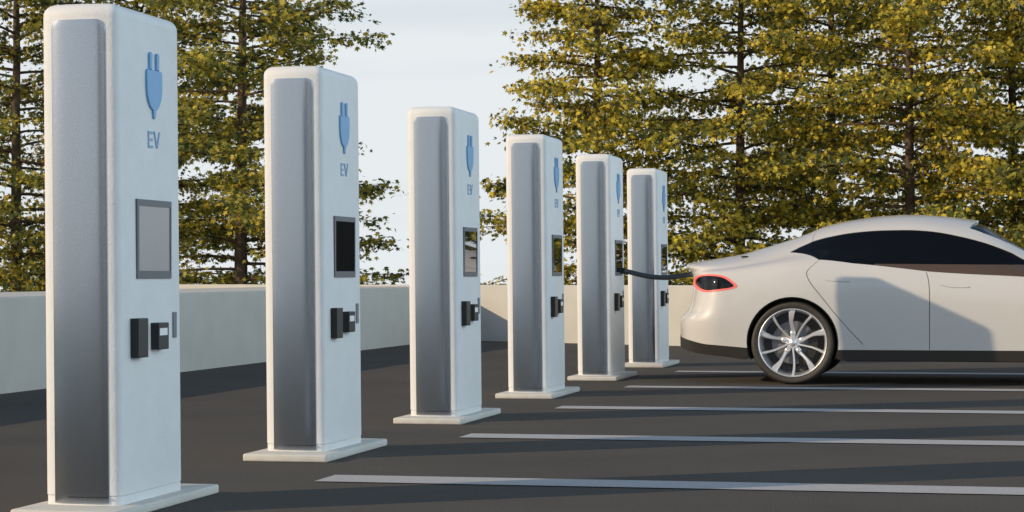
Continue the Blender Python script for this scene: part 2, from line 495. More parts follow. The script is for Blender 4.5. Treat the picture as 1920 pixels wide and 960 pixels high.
# ---------------------------------------------------------------- car
YC = 18.66
XR, XFR = -2.60, 2.38
def pch(xs, ys):
    xs, ys = np.array(xs, float), np.array(ys, float)
    g = np.linspace(xs[0], xs[-1], 900)
    h_ = np.diff(xs); dl = np.diff(ys) / h_
    m_ = np.zeros(len(xs)); m_[0], m_[-1] = dl[0], dl[-1]
    for i in range(1, len(xs) - 1):
        if dl[i - 1] * dl[i] > 0:
            w1, w2 = 2 * h_[i] + h_[i - 1], h_[i] + 2 * h_[i - 1]
            m_[i] = (w1 + w2) / (w1 / dl[i - 1] + w2 / dl[i])
    i = np.clip(np.searchsorted(xs, g) - 1, 0, len(xs) - 2)
    t = (g - xs[i]) / h_[i]
    y = (2 * t**3 - 3 * t**2 + 1) * ys[i] + (t**3 - 2 * t**2 + t) * h_[i] * m_[i] + (-2 * t**3 + 3 * t**2) * ys[i + 1] + (t**3 - t**2) * h_[i] * m_[i + 1]
    k_ = np.exp(-np.linspace(-2, 2, 25)**2); k_ /= k_.sum()
    yp = np.concatenate([2 * y[0] - y[12:0:-1], y, 2 * y[-1] - y[-2:-14:-1]])
    ysm = np.convolve(yp, k_, 'valid')
    return lambda x: np.interp(x, g, ysm)
ztop = pch([-2.60, -2.36, -2.09, -1.97, -1.64, -1.535, -1.50, -1.37, -1.19, -.93, -.72, -.49, -.23, -.135, -.02, .11, .20, .5, .82, 1.2, 1.8, 2.2, 2.38],
           [.992, 1.028, 1.078, 1.116, 1.222, 1.258, 1.278, 1.32, 1.354, 1.386, 1.393, 1.380, 1.349, 1.331, 1.262, 1.190, 1.138, .995, .905, .865, .77, .66, .60])
zrail = pch([-2.6, -2.2, -1.9, -1.67, -1.34, -1.17, -.95, -.74, -.525, -.31, -.10, .107, .19, .5, .85, 1.2, 1.8, 2.38],
            [.955, .985, 1.04, 1.105, 1.212, 1.238, 1.253, 1.256, 1.241, 1.203, 1.146, 1.068, 1.028, .93, .865, .825, .73, .565])
zbelt = pch([-2.6, -2.2, -1.9, -1.67, -1.43, -1.155, -.815, -.56, -.31, .19, .8, 1.2, 1.8, 2.38],
            [.875, .90, .935, .965, .972, .962, .935, .908, .888, .862, .80, .77, .68, .52])
wrail = pch([-2.6, -2.2, -1.9, -1.6, -1.3, -.7, -.2, .2, .6, 1.0, 1.6, 2.38], [.74, .73, .68, .63, .60, .60, .615, .64, .68, .70, .68, .60])
wbelt = pch([-2.6, -2.2, -1.64, -1.0, 0, .8, 1.25, 1.8, 2.38], [.86, .885, .895, .875, .875, .88, .89, .87, .82])
wmax = pch([-2.6, -2.2, -1.64, -1.0, 0, .8, 1.25, 1.8, 2.38], [.90, .925, .945, .928, .925, .93, .945, .92, .88])
wbot = pch([-2.6, -2.2, -1.64, -1.1, 0, .8, 1.25, 1.8, 2.38], [.82, .87, .915, .90, .895, .90, .915, .87, .80])
zbot = pch([-2.6, -2.45, -2.2, -2.0, -1.2, 0, 1.7, 2.0, 2.38], [.30, .255, .225, .20, .197, .197, .20, .21, .24])

def nat_spline(tk, Y):
    """natural cubic spline second derivatives, Y (n, m)"""
    n = len(tk); h_ = np.diff(tk)
    A = np.zeros((n, n)); B = np.zeros_like(Y)
    A[0, 0] = A[-1, -1] = 1
    A[-1, -1] = 2; A[-1, -2] = 1; B[-1] = 6 * (0 - (Y[-1] - Y[-2]) / h_[-1]) / h_[-1] * np.array([0, 1]) if Y.shape[1] == 2 else 0
    for i in range(1, n - 1):
        A[i, i - 1] = h_[i - 1]; A[i, i] = 2 * (h_[i - 1] + h_[i]); A[i, i + 1] = h_[i]
        B[i] = 6 * ((Y[i + 1] - Y[i]) / h_[i] - (Y[i] - Y[i - 1]) / h_[i - 1])
    return np.linalg.solve(A, B)
TK = np.array([0, .13, .30, .47, .60, .74, .88, 1.0])
NX = 260
XG = np.linspace(XR, XFR, NX)
TG = np.linspace(0, 1, 121)
SY = np.zeros((NX, 121)); SZ = np.zeros((NX, 121))
for ix, x in enumerate(XG):
    zt, zr, zb, z0 = ztop(x), zrail(x), zbelt(x), zbot(x)
    wr, wb, wm, w0 = wrail(x), wbelt(x), wmax(x), wbot(x)
    K = np.array([(w0, z0), (wm - .012, z0 + (zb - z0) * .33), (wm, z0 + (zb - z0) * .68), (wb, zb),
                  (wr + (wb - wr) * .47, zb + (zr - zb) * .52), (wr, zr), (wr * .60, zt - (zt - zr) * .22), (0, zt)])
    M2 = nat_spline(TK, K)
    i = np.clip(np.searchsorted(TK, TG) - 1, 0, len(TK) - 2)
    h_ = (TK[i + 1] - TK[i])[:, None]
    a = (TK[i + 1] - TG)[:, None] / h_; b = (TG - TK[i])[:, None] / h_
    P = a * K[i] + b * K[i + 1] + ((a**3 - a) * M2[i] + (b**3 - b) * M2[i + 1]) * h_**2 / 6
    SY[ix] = P[:, 0]; SZ[ix] = P[:, 1]
SY = np.maximum(SY, 0)
def bil(A, x, t):
    fx = np.clip((x - XR) / (XFR - XR) * (NX - 1), 0, NX - 1.0001); ft = np.clip(t * 120, 0, 119.9999)
    i, j = fx.astype(int), ft.astype(int); a, b = fx - i, ft - j
    return (A[i, j] * (1 - a) + A[i + 1, j] * a) * (1 - b) + (A[i, j + 1] * (1 - a) + A[i + 1, j + 1] * a) * b
# plan curve: distance from tail and width factor against arclength
def corner(Lc, n_):
    ph = np.linspace(0, math.pi / 2, 300)
    d = Lc * (1 - np.cos(ph) ** (2 / n_)); y = np.sin(ph) ** (2 / n_)
    return d, y
d1, y1 = corner(.42, 2.7); d2, y2 = corner(.75, 2.3)
side = np.linspace(XR + .42, XFR - .75, 400)[1:-1]
px_ = np.concatenate([XR + d1, side, (XFR - d2)[::-1]]); py_ = np.concatenate([y1, np.ones(len(side)), y2[::-1]])
arc = np.concatenate([[0], np.cumsum(np.hypot(np.diff(px_), np.diff(py_) * .9))])
ARC = arc[-1]
TS = 1.9         # metres per unit t in the flat domain
zoff = pch([.1, .3, .45, .52, .56, .60, .66, .80, .86, .91, .94, .97, 1.1], [-.02, -.05, -.05, -.045, -.015, .022, .045, .062, .062, .045, .012, -.012, -.012])
zoff_f = pch([.1, .3, .45, .6, .8, 1.1], [.05, .0, .0, .03, .05, .05])
def S(q):
    """flat domain (a,b) metres -> near side car surface in world space"""
    q = np.atleast_2d(q); a = np.clip(q[:, 0], 0, ARC); t = np.clip(q[:, 1] / TS, 0, 1)
    x = np.interp(a, arc, px_); yf = np.interp(a, arc, py_)
    y = bil(SY, x, t) * yf; z = bil(SZ, x, t)
    fr = np.exp(-((x - XR) / .30) ** 2); ff = np.exp(-((XFR - x) / .4) ** 2)
    return np.stack([x + zoff(z) * fr - zoff_f(z) * ff, YC - y, z], 1)
def Snorm(q):
    e = .006
    q = np.atleast_2d(q).astype(float)
    qa0, qa1, qb0, qb1 = q.copy(), q.copy(), q.copy(), q.copy()
    qa0[:, 0] = np.clip(q[:, 0] - e, 0, ARC); qa1[:, 0] = np.clip(q[:, 0] + e, 0, ARC)
    qb0[:, 1] = np.clip(q[:, 1] - e, 0, TS); qb1[:, 1] = np.clip(q[:, 1] + e, 0, TS)
    da = S(qa1) - S(qa0); db = S(qb1) - S(qb0)
    n = np.cross(da, db); ln_ = np.linalg.norm(n, axis=1, keepdims=True); ln_[ln_ < 1e-9] = 1
    return n / ln_
# inverse: pixel of the photograph's side view -> domain, world (x,z) -> domain
GA, GB = np.meshgrid(np.linspace(0.02, ARC - .02, 300), np.linspace(.02, TS - .02, 120), indexing='ij')
GQ = np.stack([GA.ravel(), GB.ravel()], 1); GP3 = S(GQ)
dd = GP3 - CAM; zz_ = dd @ Fw
GUV = np.stack([960 + F_PX * (dd @ R2) / zz_, 480 - F_PX * (dd @ U2) / zz_], 1)
GN = Snorm(GQ); vis = (GN * (CAM - GP3)).sum(1) > 0
def refine(q, fn, target):
    q = q.copy()
    for _ in range(12):
        f0 = fn(q) - target; J = np.zeros((2, 2))
        for k in range(2):
            p = q.copy(); p[k] += 1e-4; J[:, k] = (fn(p) - target - f0) / 1e-4
        try: st = np.linalg.solve(J, -f0)
        except Exception: break
        nrm = np.linalg.norm(st)
        if nrm > .03: st *= .03 / nrm
        q += st
        q[0] = min(max(q[0], 0), ARC); q[1] = min(max(q[1], 0), TS)
    return q
def from_px(u, v):
    e = ((GUV - (u, v))**2).sum(1) + np.where(vis, 0, 1e7); q = GQ[e.argmin()]
    return refine(q, lambda p: project(S(p)[0]), np.array([u, v], float))
def from_xz(x, z):
    e = (GP3[:, 0] - x)**2 + (GP3[:, 2] - z)**2 + np.where(GQ[:, 0] < .7, 0.0, 0); q = GQ[e.argmin()]
    return refine(q, lambda p: S(p)[0][[0, 2]], np.array([x, z], float))
def dense(pts, step=.02, closed=True, smooth=0):
    pts = [np.array(p) for p in pts]
    if smooth:
        for _ in range(smooth):
            npts = []
            rng = range(len(pts)) if closed else range(len(pts) - 1)
            if not closed: npts.append(pts[0])
            for i in rng:
                p, q = pts[i], pts[(i + 1) % len(pts)]
                npts += [p * .75 + q * .25, p * .25 + q * .75]
            if not closed: npts.append(pts[-1])
            pts = npts
    res = []
    for i in range(len(pts) if closed else len(pts) - 1):
        p, q = pts[i], pts[(i + 1) % len(pts)]
        m_ = max(1, int(np.linalg.norm(q - p) / step))
        for k in range(m_): res.append(p + (q - p) * k / m_)
    if not closed: res.append(pts[-1])
    return np.array(res)
def inside(P, poly):
    x, y = P[:, 0], P[:, 1]; r_ = np.zeros(len(P), bool)
    n = len(poly); j = n - 1
    for i in range(n):
        xi, yi, xj, yj = *poly[i], *poly[j]
        c = ((yi > y) != (yj > y))
        if yi != yj: r_ ^= c & (x < (xj - xi) * (y - yi) / (yj - yi) + xi)
        j = i
    return r_
def ribbon(line, wd):
    line = np.array(line); d = np.gradient(line, axis=0); d /= np.linalg.norm(d, axis=1, keepdims=True) + 1e-9
    n = np.stack([-d[:, 1], d[:, 0]], 1) * wd / 2
    return np.concatenate([line + n, (line - n)[::-1]])

win_top = [(1500, 463), (1525, 452), (1560, 443), (1600, 436), (1650, 432), (1700, 431), (1750, 434), (1800, 443), (1850, 456), (1900, 475), (1920, 486)]
win_bot = [(1480, 473), (1535, 487), (1600, 494), (1680, 502), (1740, 509), (1800, 513), (1860, 516), (1920, 519)]
wt = [from_px(*p) for p in win_top]; wb_ = [from_px(*p) for p in win_bot]
front_tip = [from_xz(.42, .885), from_xz(.56, .842)]
win_poly = dense([wb_[0]] + wt + front_tip[:1] + [from_xz(.60, .835)] + wb_[::-1][:-1], .02)
WX, WZ, WR_ARCH = -1.644, .340, .372
FX = 1.26
def arch(cx):
    P = []
    for k in range(48):
        a = 2 * math.pi * k / 48
        x, z = cx + WR_ARCH * math.cos(a), WZ + WR_ARCH * math.sin(a)
        P.append((x, z))
    return P
def arch_dom(cx):
    res = []
    up = [p for p in arch(cx) if p[1] > .205]
    up.sort(key=lambda p: math.atan2(p[1] - WZ, p[0] - cx) if math.atan2(p[1] - WZ, p[0] - cx) > -1.6 else 9)
    up = sorted(up, key=lambda p: (math.atan2(p[1] - WZ, p[0] - cx) + math.pi / 2) % (2 * math.pi))
    res = [from_xz(*p) for p in up]
    res = [np.array([res[0][0], -.02])] + res + [np.array([res[-1][0], -.02])]
    return dense(res, .025)
ar_r, ar_f = arch_dom(WX), arch_dom(FX)
# seams
s_rear = dense([from_px(*p) for p in [(1536, 488), (1522, 499), (1513, 508), (1512, 517), (1520, 532), (1540, 556), (1563, 586), (1590, 617), (1610, 637), (1618, 646)]], .015, False, 2)
s_b = dense([from_px(*p) for p in [(1737, 510), (1741, 525), (1743, 545), (1743, 600), (1743, 656)]], .02, False, 2)
s_front = dense([from_xz(.60, .83), from_xz(.66, .74), from_xz(.68, .6), from_xz(.67, .42), from_xz(.62, .285)], .02, False, 2)
s_roof = dense([from_px(1523, 452), from_px(1526, 442), from_px(1529, 436)], .01, False)
# continue the roof seam towards the centre line at constant station
aR = s_roof[-1][0]
s_roof = np.concatenate([s_roof, dense([s_roof[-1], np.array([aR + .02, s_roof[-1][1] + .12]), np.array([aR + .01, TS])], .03, False)[1:]])
tl_out = dense([from_px(*p) for p in [(1299, 530), (1303, 520), (1315, 515), (1335, 514), (1358, 517), (1372, 526), (1384, 536), (1378, 541), (1352, 545), (1322, 549), (1306, 541)]], .008, True, 2)
tl_in = dense([from_px(*p) for p in [(1303, 530), (1307, 522), (1317, 517.5), (1335, 517), (1355, 520), (1368, 528), (1378, 536.5), (1370, 539.5), (1350, 542), (1325, 545.5), (1310, 538)]], .008, True, 2)
hl_in = dense([from_xz(1.75, .66), from_xz(2.02, .62), from_xz(2.2, .56), from_xz(2.18, .52), from_xz(2.0, .54), from_xz(1.8, .60)], .01, True, 2)
refl_poly = dense([from_px(1640 + 279 * i / 12, 494.5 + 2.0 * i / 12) for i in range(13)] + [from_xz(.30, .967), front_tip[1] + np.array([.02, 0])] + [from_px(*p) + np.array([0, -.02]) for p in [(1919, 519), (1860, 516), (1800, 513), (1740, 509), (1680, 502), (1640, 498)]], .02)
# windshield
ws = [from_px(1818, 428), from_px(1846, 438), from_px(1875, 449), from_px(1920, 470.5), from_xz(.52, .925), from_xz(.76, .895)]
ws_poly = dense(ws + [np.array([ws[-1][0] + .10, TS + .02]), np.array([from_px(1836, 417)[0], TS + .02])], .03)
rw_a0, rw_a1 = np.interp(-2.0, px_, arc), np.interp(-1.60, px_, arc)
rw_poly = dense([np.array([rw_a0 + .04, TS * .90]), np.array([rw_a1, TS * .89]), np.array([rw_a1 + .02, TS + .02]), np.array([rw_a0, TS + .02])], .03)
# lower black trim
def b_at_z(a, z):
    lo, hi = 0.0, TS * .5
    for _ in range(30):
        m_ = (lo + hi) / 2
        if S((a, m_))[0][2] < z: lo = m_
        else: hi = m_
    return lo
def trim_z(x):
    return float(np.interp(x, [-2.6, -2.35, -2.05, -1.9, 2.0, 2.38], [.385, .325, .300, .284, .284, .30]))
tr_line = []
for a in np.linspace(0, ARC, 150):
    x = float(np.interp(a, arc, px_)); tr_line.append(np.array([a, b_at_z(a, trim_z(x))]))
trim_poly = np.array(tr_line + [np.array([ARC + .02, -.02]), np.array([-.02, -.02])])
GAPW = .0055
polys = dict(win=win_poly, ar_r=ar_r, ar_f=ar_f, tl_out=tl_out, tl_in=tl_in, hl=hl_in, ws=ws_poly, rw=rw_poly, trim=trim_poly, refl=refl_poly,
             g1=ribbon(s_rear, GAPW), g2=ribbon(s_b, GAPW), g3=ribbon(s_front, GAPW), g4=ribbon(s_roof, GAPW * .8))
door_r = np.concatenate([s_rear, [from_xz(-1.02, .285)], [s_b[-1]], s_b[::-1], [wb_[3], wb_[2], wb_[1]]])
door_f = np.concatenate([s_b, [from_xz(-.3, .285)], [from_xz(.3, .285)], s_front[::-1], [wb_[-1], wb_[-2], wb_[-3]]])
# grid points of the flat domain, then a constrained triangulation
allp = np.concatenate(list(polys.values()))
ga = np.arange(0, ARC, .033); gb = np.arange(0, TS + .001, TS / 60)
G = np.array([(a + (.0165 if j % 2 and 0 < i < len(ga) - 1 else 0), b) for i, a in enumerate(ga) for j, b in enumerate(gb)] + [(ARC, b) for b in gb])
keep = np.array([np.min((allp[:, 0] - p[0])**2 + (allp[:, 1] - p[1])**2) > .011**2 for p in G])
bord = (G[:, 0] < 1e-6) | (G[:, 0] > ARC - 1e-6) | (G[:, 1] < 1e-6) | (G[:, 1] > TS - 1e-6)
G = G[keep | bord]
verts = [Vector((float(p[0]), float(p[1]))) for p in G]; edges = []
for p in polys.values():
    b0 = len(verts)
    for v in p: verts.append(Vector((float(min(max(v[0], -.02), ARC + .02)), float(min(max(v[1], -.02), TS + .02)))))
    edges += [(b0 + i, b0 + (i + 1) % len(p)) for i in range(len(p))]
ov, oe, of, _, _, _ = delaunay_2d_cdt(verts, edges, [], 0, 1e-5)
OV = np.array([tuple(v) for v in ov]); OF = np.array([f for f in of if len(f) == 3])
cen = OV[OF].mean(1)
ok = (cen[:, 0] > 0) & (cen[:, 0] < ARC) & (cen[:, 1] > 0) & (cen[:, 1] < TS)
OF, cen = OF[ok], cen[ok]
cls = np.array(['body'] * len(OF), dtype='U20')
def setc(poly, name, only=None):
    m_ = inside(cen, poly)
    if only is not None: m_ &= only
    cls[m_] = name
setc(door_r, 'rear_door'); setc(door_f, 'front_door')
setc(trim_poly, 'trim')
setc(ws_poly, 'windshield'); setc(rw_poly, 'rear_window'); setc(win_poly, 'side_window')
setc(polys['refl'], 'reflection_band', cls == 'side_window')
setc(tl_out, 'tail_light'); setc(tl_in, 'tail_lens'); setc(hl_in, 'headlight')
for g in ('g1', 'g2', 'g3', 'g4'):
    setc(polys[g], 'gap', cls != 'side_window')
setc(ar_r, 'hole'); setc(ar_f, 'hole')
P3 = S(OV); N3 = Snorm(OV)
flip = N3[:, 1].mean() > 0
if flip: N3 = -N3

car = empty('car', (-.1, YC, 0))
tag(car, 'white five door fastback car charging, black lower trim and tinted windows, parked beside the chargers', 'car')
CO = np.array([-.1, YC, 0])
def surf_part(name, m, classes, parent=car, offset=0.0, both=False, thick=0.0, sel=None):
    """builds one mesh per side (or one for both) out of the classified triangles"""
    outs = []
    msk = np.isin(cls, classes)
    if sel is not None: msk &= sel
    tri = OF[msk]
    if not len(tri): return outs
    used, inv = np.unique(tri, return_inverse=True); tri = inv.reshape(-1, 3)
    sides = []
    for sgn in (1, -1):
        P = P3[used] + N3[used] * offset; Nn = N3[used].copy()
        if sgn < 0:
            P = P.copy(); P[:, 1] = 2 * YC - P[:, 1]; Nn[:, 1] *= -1
        P = P - CO
        p = P[tri]; fn = np.cross(p[:, 1] - p[:, 0], p[:, 2] - p[:, 0]); nn = Nn[tri].sum(1)
        T = tri.copy(); fl = (fn * nn).sum(1) < 0; T[fl] = T[fl][:, ::-1]
        area = np.linalg.norm(fn, axis=1)
        T = T[area > 1e-10]
        sides.append((P, Nn, T))
    if both:
        a, b = sides
        sides = [(np.concatenate([a[0], b[0]]), np.concatenate([a[1], b[1]]), np.concatenate([a[2], b[2] + len(a[0])]))]
    for P, Nn, T in sides:
        n0 = len(P)
        if thick:      # turned-in edge so panels are not paper thin
            ed = {}
            for f in T:
                for i in range(3):
                    e = (int(f[i]), int(f[(i + 1) % 3])); ed[e] = 1
            bnd = [e for e in ed if (e[1], e[0]) not in ed]
            bnd = [e for e in bnd if not (abs(P[e[0]][1]) < 1e-4 and abs(P[e[1]][1]) < 1e-4)]
            idx = {}
            P = list(P); Nn = list(Nn); T = [tuple(f) for f in T]
            for e in bnd:
                for v in e:
                    if v not in idx:
                        idx[v] = (len(P), len(P) + 1)
                        P.append(P[v]); P.append(P[v] - Nn[v] * thick); Nn.append(Nn[v]); Nn.append(Nn[v])
                a0, a1 = idx[e[0]]; b0, b1 = idx[e[1]]
                T.append((b0, a0, a1)); T.append((b0, a1, b1))
        me = bpy.data.meshes.new(name)
        me.from_pydata([tuple(map(float, v)) for v in P], [], [tuple(map(int, f)) for f in T]); me.update()
        me.materials.append(m)
        me.polygons.foreach_set('use_smooth', [max(p.vertices) < n0 for p in me.polygons])
        nl = [tuple(map(float, v)) for v in Nn]
        try:
            loops = []
            for p in me.polygons:
                for v in p.vertices: loops.append(nl[v] if max(p.vertices) < n0 else tuple(p.normal))
            me.normals_split_custom_set(loops)
        except Exception as ex: print('normals', ex)
        o = bpy.data.objects.new(name, me); COL.objects.link(o); o.parent = parent
        outs.append(o)
    return outs
body = surf_part('body', M['paint'], ['body'], both=True, thick=.02)[0]
rd = surf_part('rear_door', M['paint'], ['rear_door'], thick=.02)
fd = surf_part('front_door', M['paint'], ['front_door'], thick=.02)
px_mid = cen[:, 0]
aW0 = np.interp(-2.0, px_, arc); aF0 = np.interp(1.4, px_, arc)
surf_part('rear_lower_trim', M['trim'], ['trim'], both=True, thick=.03, offset=.004, sel=px_mid < aW0)
surf_part('sill', M['trim'], ['trim'], thick=.05, offset=.002, sel=(px_mid >= aW0) & (px_mid < aF0))
surf_part('front_lower_trim', M['trim'], ['trim'], both=True, thick=.03, offset=.004, sel=px_mid >= aF0)
sw = surf_part('side_window', M['glass'], ['side_window'], offset=-.004)
surf_part('ground_reflection_band', M['reflection_band'], ['reflection_band'], offset=-.001, thick=.006)  # solid strip standing in for the ground's reflection low in the side window
surf_part('windshield', M['glass'], ['windshield'], offset=-.024, both=True)
surf_part('rear_window', M['glass'], ['rear_window'], offset=-.004, both=True)
for o in surf_part('tail_light', M['red_light'], ['tail_light'], offset=.003, thick=.02): pass
tls = [o for o in bpy.data.objects if o.name.startswith('tail_light')]
tls.sort(key=lambda o: o.name)
for i, o in enumerate(surf_part('lens', M['glass'], ['tail_lens'], offset=-.004)):
    o.parent = tls[i]
surf_part('headlight', M['glass'], ['headlight'], offset=-.004, thick=.02)
# dark inner shell behind the shut lines and the glass
surf_part('inner_shell', M['shell'], ['body', 'rear_door', 'front_door', 'gap', 'reflection_band', 'side_window', 'windshield', 'rear_window', 'tail_light', 'tail_lens', 'headlight', 'trim'], offset=-.028, both=True)
# floor pan
bm = bmesh.new()
add_box(bm, XR + .45 - CO[0], WX - .42 - CO[0], -.72, .72, .24, .30); add_box(bm, WX + .42 - CO[0], FX - .42 - CO[0], -.84, .84, .19, .24)
add_box(bm, FX + .42 - CO[0], XFR - .45 - CO[0], -.7, .7, .22, .28); add_box(bm, XR + .46 - CO[0], XFR - .46 - CO[0], -.55, .55, .3, .5)
link_bm('underbody', bm, M['liner'], car)
# wheel wells
def lathe(prof, seg=64, axis_y=0):
    V, Fc = [], []
    for r_, y in prof:
        for k in range(seg):
            a = 2 * math.pi * k / seg
            V.append((r_ * math.cos(a), y, r_ * math.sin(a)))
    for i in range(len(prof) - 1):
        for k in range(seg):
            k2 = (k + 1) % seg
            Fc.append((i * seg + k, (i + 1) * seg + k, (i + 1) * seg + k2, i * seg + k2))
    return V, Fc
for cx in (WX, FX):
    for sgn in (-1, 1):
        V, Fc = [], []
        n = 40
        prof = []
        for k in range(n + 1):
            a = R(-22) + R(224) * k / n
            x, z = (WR_ARCH - .001) * math.cos(a), WZ + (WR_ARCH - .001) * math.sin(a)
            q = from_xz(cx + x, z) if z > .21 else None
            yo = (YC - S(q)[0][1]) if q is not None else .90
            V.append((cx + x - CO[0], sgn * (yo - .004), z)); V.append((cx + x * .97 - CO[0], sgn * (yo - .03), WZ + (z - WZ) * .97)); V.append((cx + x * .97 - CO[0], sgn * .55, WZ + (z - WZ) * .97))
        for k in range(n):
            b0 = k * 3
            Fc += [(b0, b0 + 1, b0 + 4, b0 + 3), (b0 + 1, b0 + 2, b0 + 5, b0 + 4)]
        Fc.append(tuple(k * 3 + 2 for k in range(n + 1)))
        link_mesh('wheel_arch_liner', V, Fc, M['trim'], car)
# wheels, built facing -Y
def make_wheel():
    bm = bmesh.new()
    def spoke(ang, pts, depth0=.0, m_=None):
        """pts: (r, lateral, half width, y)"""
        ca, sa = math.cos(ang), math.sin(ang)
        rows = []
        for r_, lt, hw, y in pts:
            row = []
            for l2, yy in ((lt - hw, y + .012), (lt - hw * .55, y), (lt + hw * .55, y), (lt + hw, y + .012), (lt + hw * .8, y + .035), (lt - hw * .8, y + .035)):
                row.append(bm.verts.new((r_ * ca - l2 * sa, yy, r_ * sa + l2 * ca)))
            rows.append(row)
        for a, b in zip(rows[:-1], rows[1:]):
            for k in range(6):
                bm.faces.new((a[k], a[(k + 1) % 6], b[(k + 1) % 6], b[k]))
        bm.faces.new(rows[0]); bm.faces.new(rows[-1][::-1])
    for k in range(5):
        a = R(90 + 72 * k)
        spoke(a, [(.03, 0, .022, .038), (.052, 0, .0205, .036), (.078, 0, .0225, .040), (.105, .001, .016, .036), (.14, .008, .014, .026), (.18, .013, .0165, .017), (.22, .010, .021, .012), (.272, .004, .027, .012)])
        a2 = R(90 + 72 * k + 36)
        spoke(a2, [(.03, 0, .014, .040), (.06, .002, .010, .037), (.11, .008, .0095, .030), (.16, .013, .010, .022), (.21, .011, .0115, .014), (.272, .002, .0145, .012)])
    # hub disc
    V, Fc = lathe([(.0, .034), (.022, .034), (.026, .037), (.038, .040), (.055, .052), (.055, .09)], 40)
    me = bpy.data.meshes.new('t'); me.from_pydata(V, [], Fc); bm.from_mesh(me); bpy.data.meshes.remove(me)
    wh = link_bm('wheel', bm, M['alloy'], None, True, 38)
    # outer plane y=0 ; tyre bulges to y=-0.012
    R0, Ri = .339, .278
    pr = [(Ri - .004, .014), (Ri, .004), (Ri + .004, -.001), (Ri + .012, -.006), (Ri + .030, -.012), (Ri + .048, -.010), (R0 - .012, .000), (R0 - .004, .012), (R0, .032), (R0, .085),
          (R0 - .004, .088), (R0 - .004, .094), (R0, .097), (R0, .15), (R0 - .004, .153), (R0 - .004, .159), (R0, .162), (R0, .215), (R0 - .012, .235), (Ri + .04, .245), (Ri, .23), (Ri - .01, .2)]
    V, Fc = lathe(pr, 96); ty = link_mesh('tyre', V, Fc, M['tyre'], wh, True)
    pr = [(Ri + .001, .002), (Ri - .001, -.003), (Ri - .007, -.002), (Ri - .010, .006), (Ri - .013, .012), (Ri - .022, .06), (Ri - .030, .12), (Ri - .030, .225)]
    V, Fc = lathe(pr, 96); link_mesh('rim', V, Fc, M['alloy'], wh, True)
    pr = [(.0, .075), (.07, .075), (.072, .092), (.085, .095), (.175, .095), (.178, .10), (.178, .12), (.0, .12)]
    V, Fc = lathe(pr, 64); bd = link_mesh('brake_disc', V, Fc, M['steel'], wh, True); bd.data.set_sharp_from_angle(angle=R(30))
    V, Fc = lathe([(.0, .20), (.245, .20)], 48); link_mesh('inner_disc', V, Fc, M['shell'], wh)
    bm = bmesh.new(); 
    for i in range(9):
        a0 = R(-75 + i * 12); a1 = a0 + R(12)
        q = []
        for rr_ in (.125, .20):
            for a in (a0, a1):
                for y in (.072, .135): q.append(bm.verts.new((rr_ * math.cos(a), y, rr_ * math.sin(a))))
        bmesh.ops.convex_hull(bm, input=q)
    link_bm('brake_caliper', bm, M['trim'], wh)
    for k in range(5):
        a = R(90 + 72 * k); cx_, cz_ = .077 * math.cos(a), .077 * math.sin(a)
        V, Fc = lathe([(.0, .036), (.0045, .036), (.006, .030), (.0095, .030), (.0105, .0365), (.0140, .0372), (.0185, .0365), (.0210, .043)], 20)
        V = [(x + cx_, y, z + cz_) for x, y, z in V]
        link_mesh('lug_nut', V, Fc, M['alloy'], wh, True)
    V, Fc = lathe([(.0, .026), (.016, .0275), (.021, .031), (.022, .038)], 32)
    link_mesh('centre_cap', V, Fc, M['alloy'], wh, True)
    return wh
wh = make_wheel()
wys = -.900
wh.parent = car; wh.location = (WX - CO[0], wys, .339)
first = True
for cx, sgn in ((FX, -1), (WX, 1), (FX, 1)):
    c = copy_tree(wh, car)
    c.location = (cx - CO[0], wys * -sgn, .339)
    if sgn > 0: c.rotation_euler = (0, R(20), math.pi)
    else: c.rotation_euler = (0, R(31), 0)
# door handles
def handle_on(door, pts, side):
    pts = [from_px(*p) for p in pts]
    line = dense(pts, .01, False, 2)
    P = S(line); Nn = Snorm(line) * (-1 if flip else 1)
    V, Fc = [], []
    n = len(line)
    for i in range(n):
        t = i / (n - 1); wdt = .010 * math.sin(math.pi * min(max(t, .06), .94)) ** .4
        p = P[i] + Nn[i] * .001
        for dz, off in ((-wdt, -.001), (-wdt * .7, .007), (wdt * .9, .003), (wdt * 1.2, -.001)):
            v = p + Nn[i] * off + np.array([0, 0, dz]); v = v - CO
            if side > 0: v[1] *= -1
            V.append(v)
    for i in range(n - 1):
        for k in range(3): Fc.append((i * 4 + k, (i + 1) * 4 + k, (i + 1) * 4 + k + 1, i * 4 + k + 1))
    o = link_mesh('door_handle', V, Fc, M['paint'], door, True); o.data.set_sharp_from_angle(angle=R(50))
for i, sd in enumerate((-1, 1)):
    handle_on(fd[i], [(1764, 534), (1780, 537), (1800, 538), (1817, 538)], sd)
    handle_on(rd[i], [(1548, 524), (1562, 526), (1578, 527), (1593, 527)], sd)
# wing mirrors
for sd in (-1, 1):
    bm = bmesh.new()
    bmesh.ops.create_icosphere(bm, subdivisions=3, radius=1)
    for v in bm.verts:
        v.co = Vector((v.co.x * .075 + .48 - CO[0] , sd * (.98 + v.co.y * .105), .93 + v.co.z * .065))
        if v.co.x < .45 - CO[0]: v.co.x = .45 - CO[0]
    add_box(bm, .47 - CO[0], .52 - CO[0], min(sd * .84, sd * .93), max(sd * .84, sd * .93), .885, .905)
    link_bm('wing_mirror', bm, M['paint'], car, True, 40)
# small black camera pod seen at the foot of the rear window
pp = S(np.array([np.interp(-2.06, px_, arc), TS * .80]))[0] - CO
bm = bmesh.new(); bmesh.ops.create_icosphere(bm, subdivisions=2, radius=1)
for v in bm.verts: v.co = Vector((pp[0] + v.co.x * .035, pp[1] + v.co.y * .02, pp[2] + .006 + v.co.z * .009))
link_bm('washer_nozzle', bm, M['trim'], car, True)

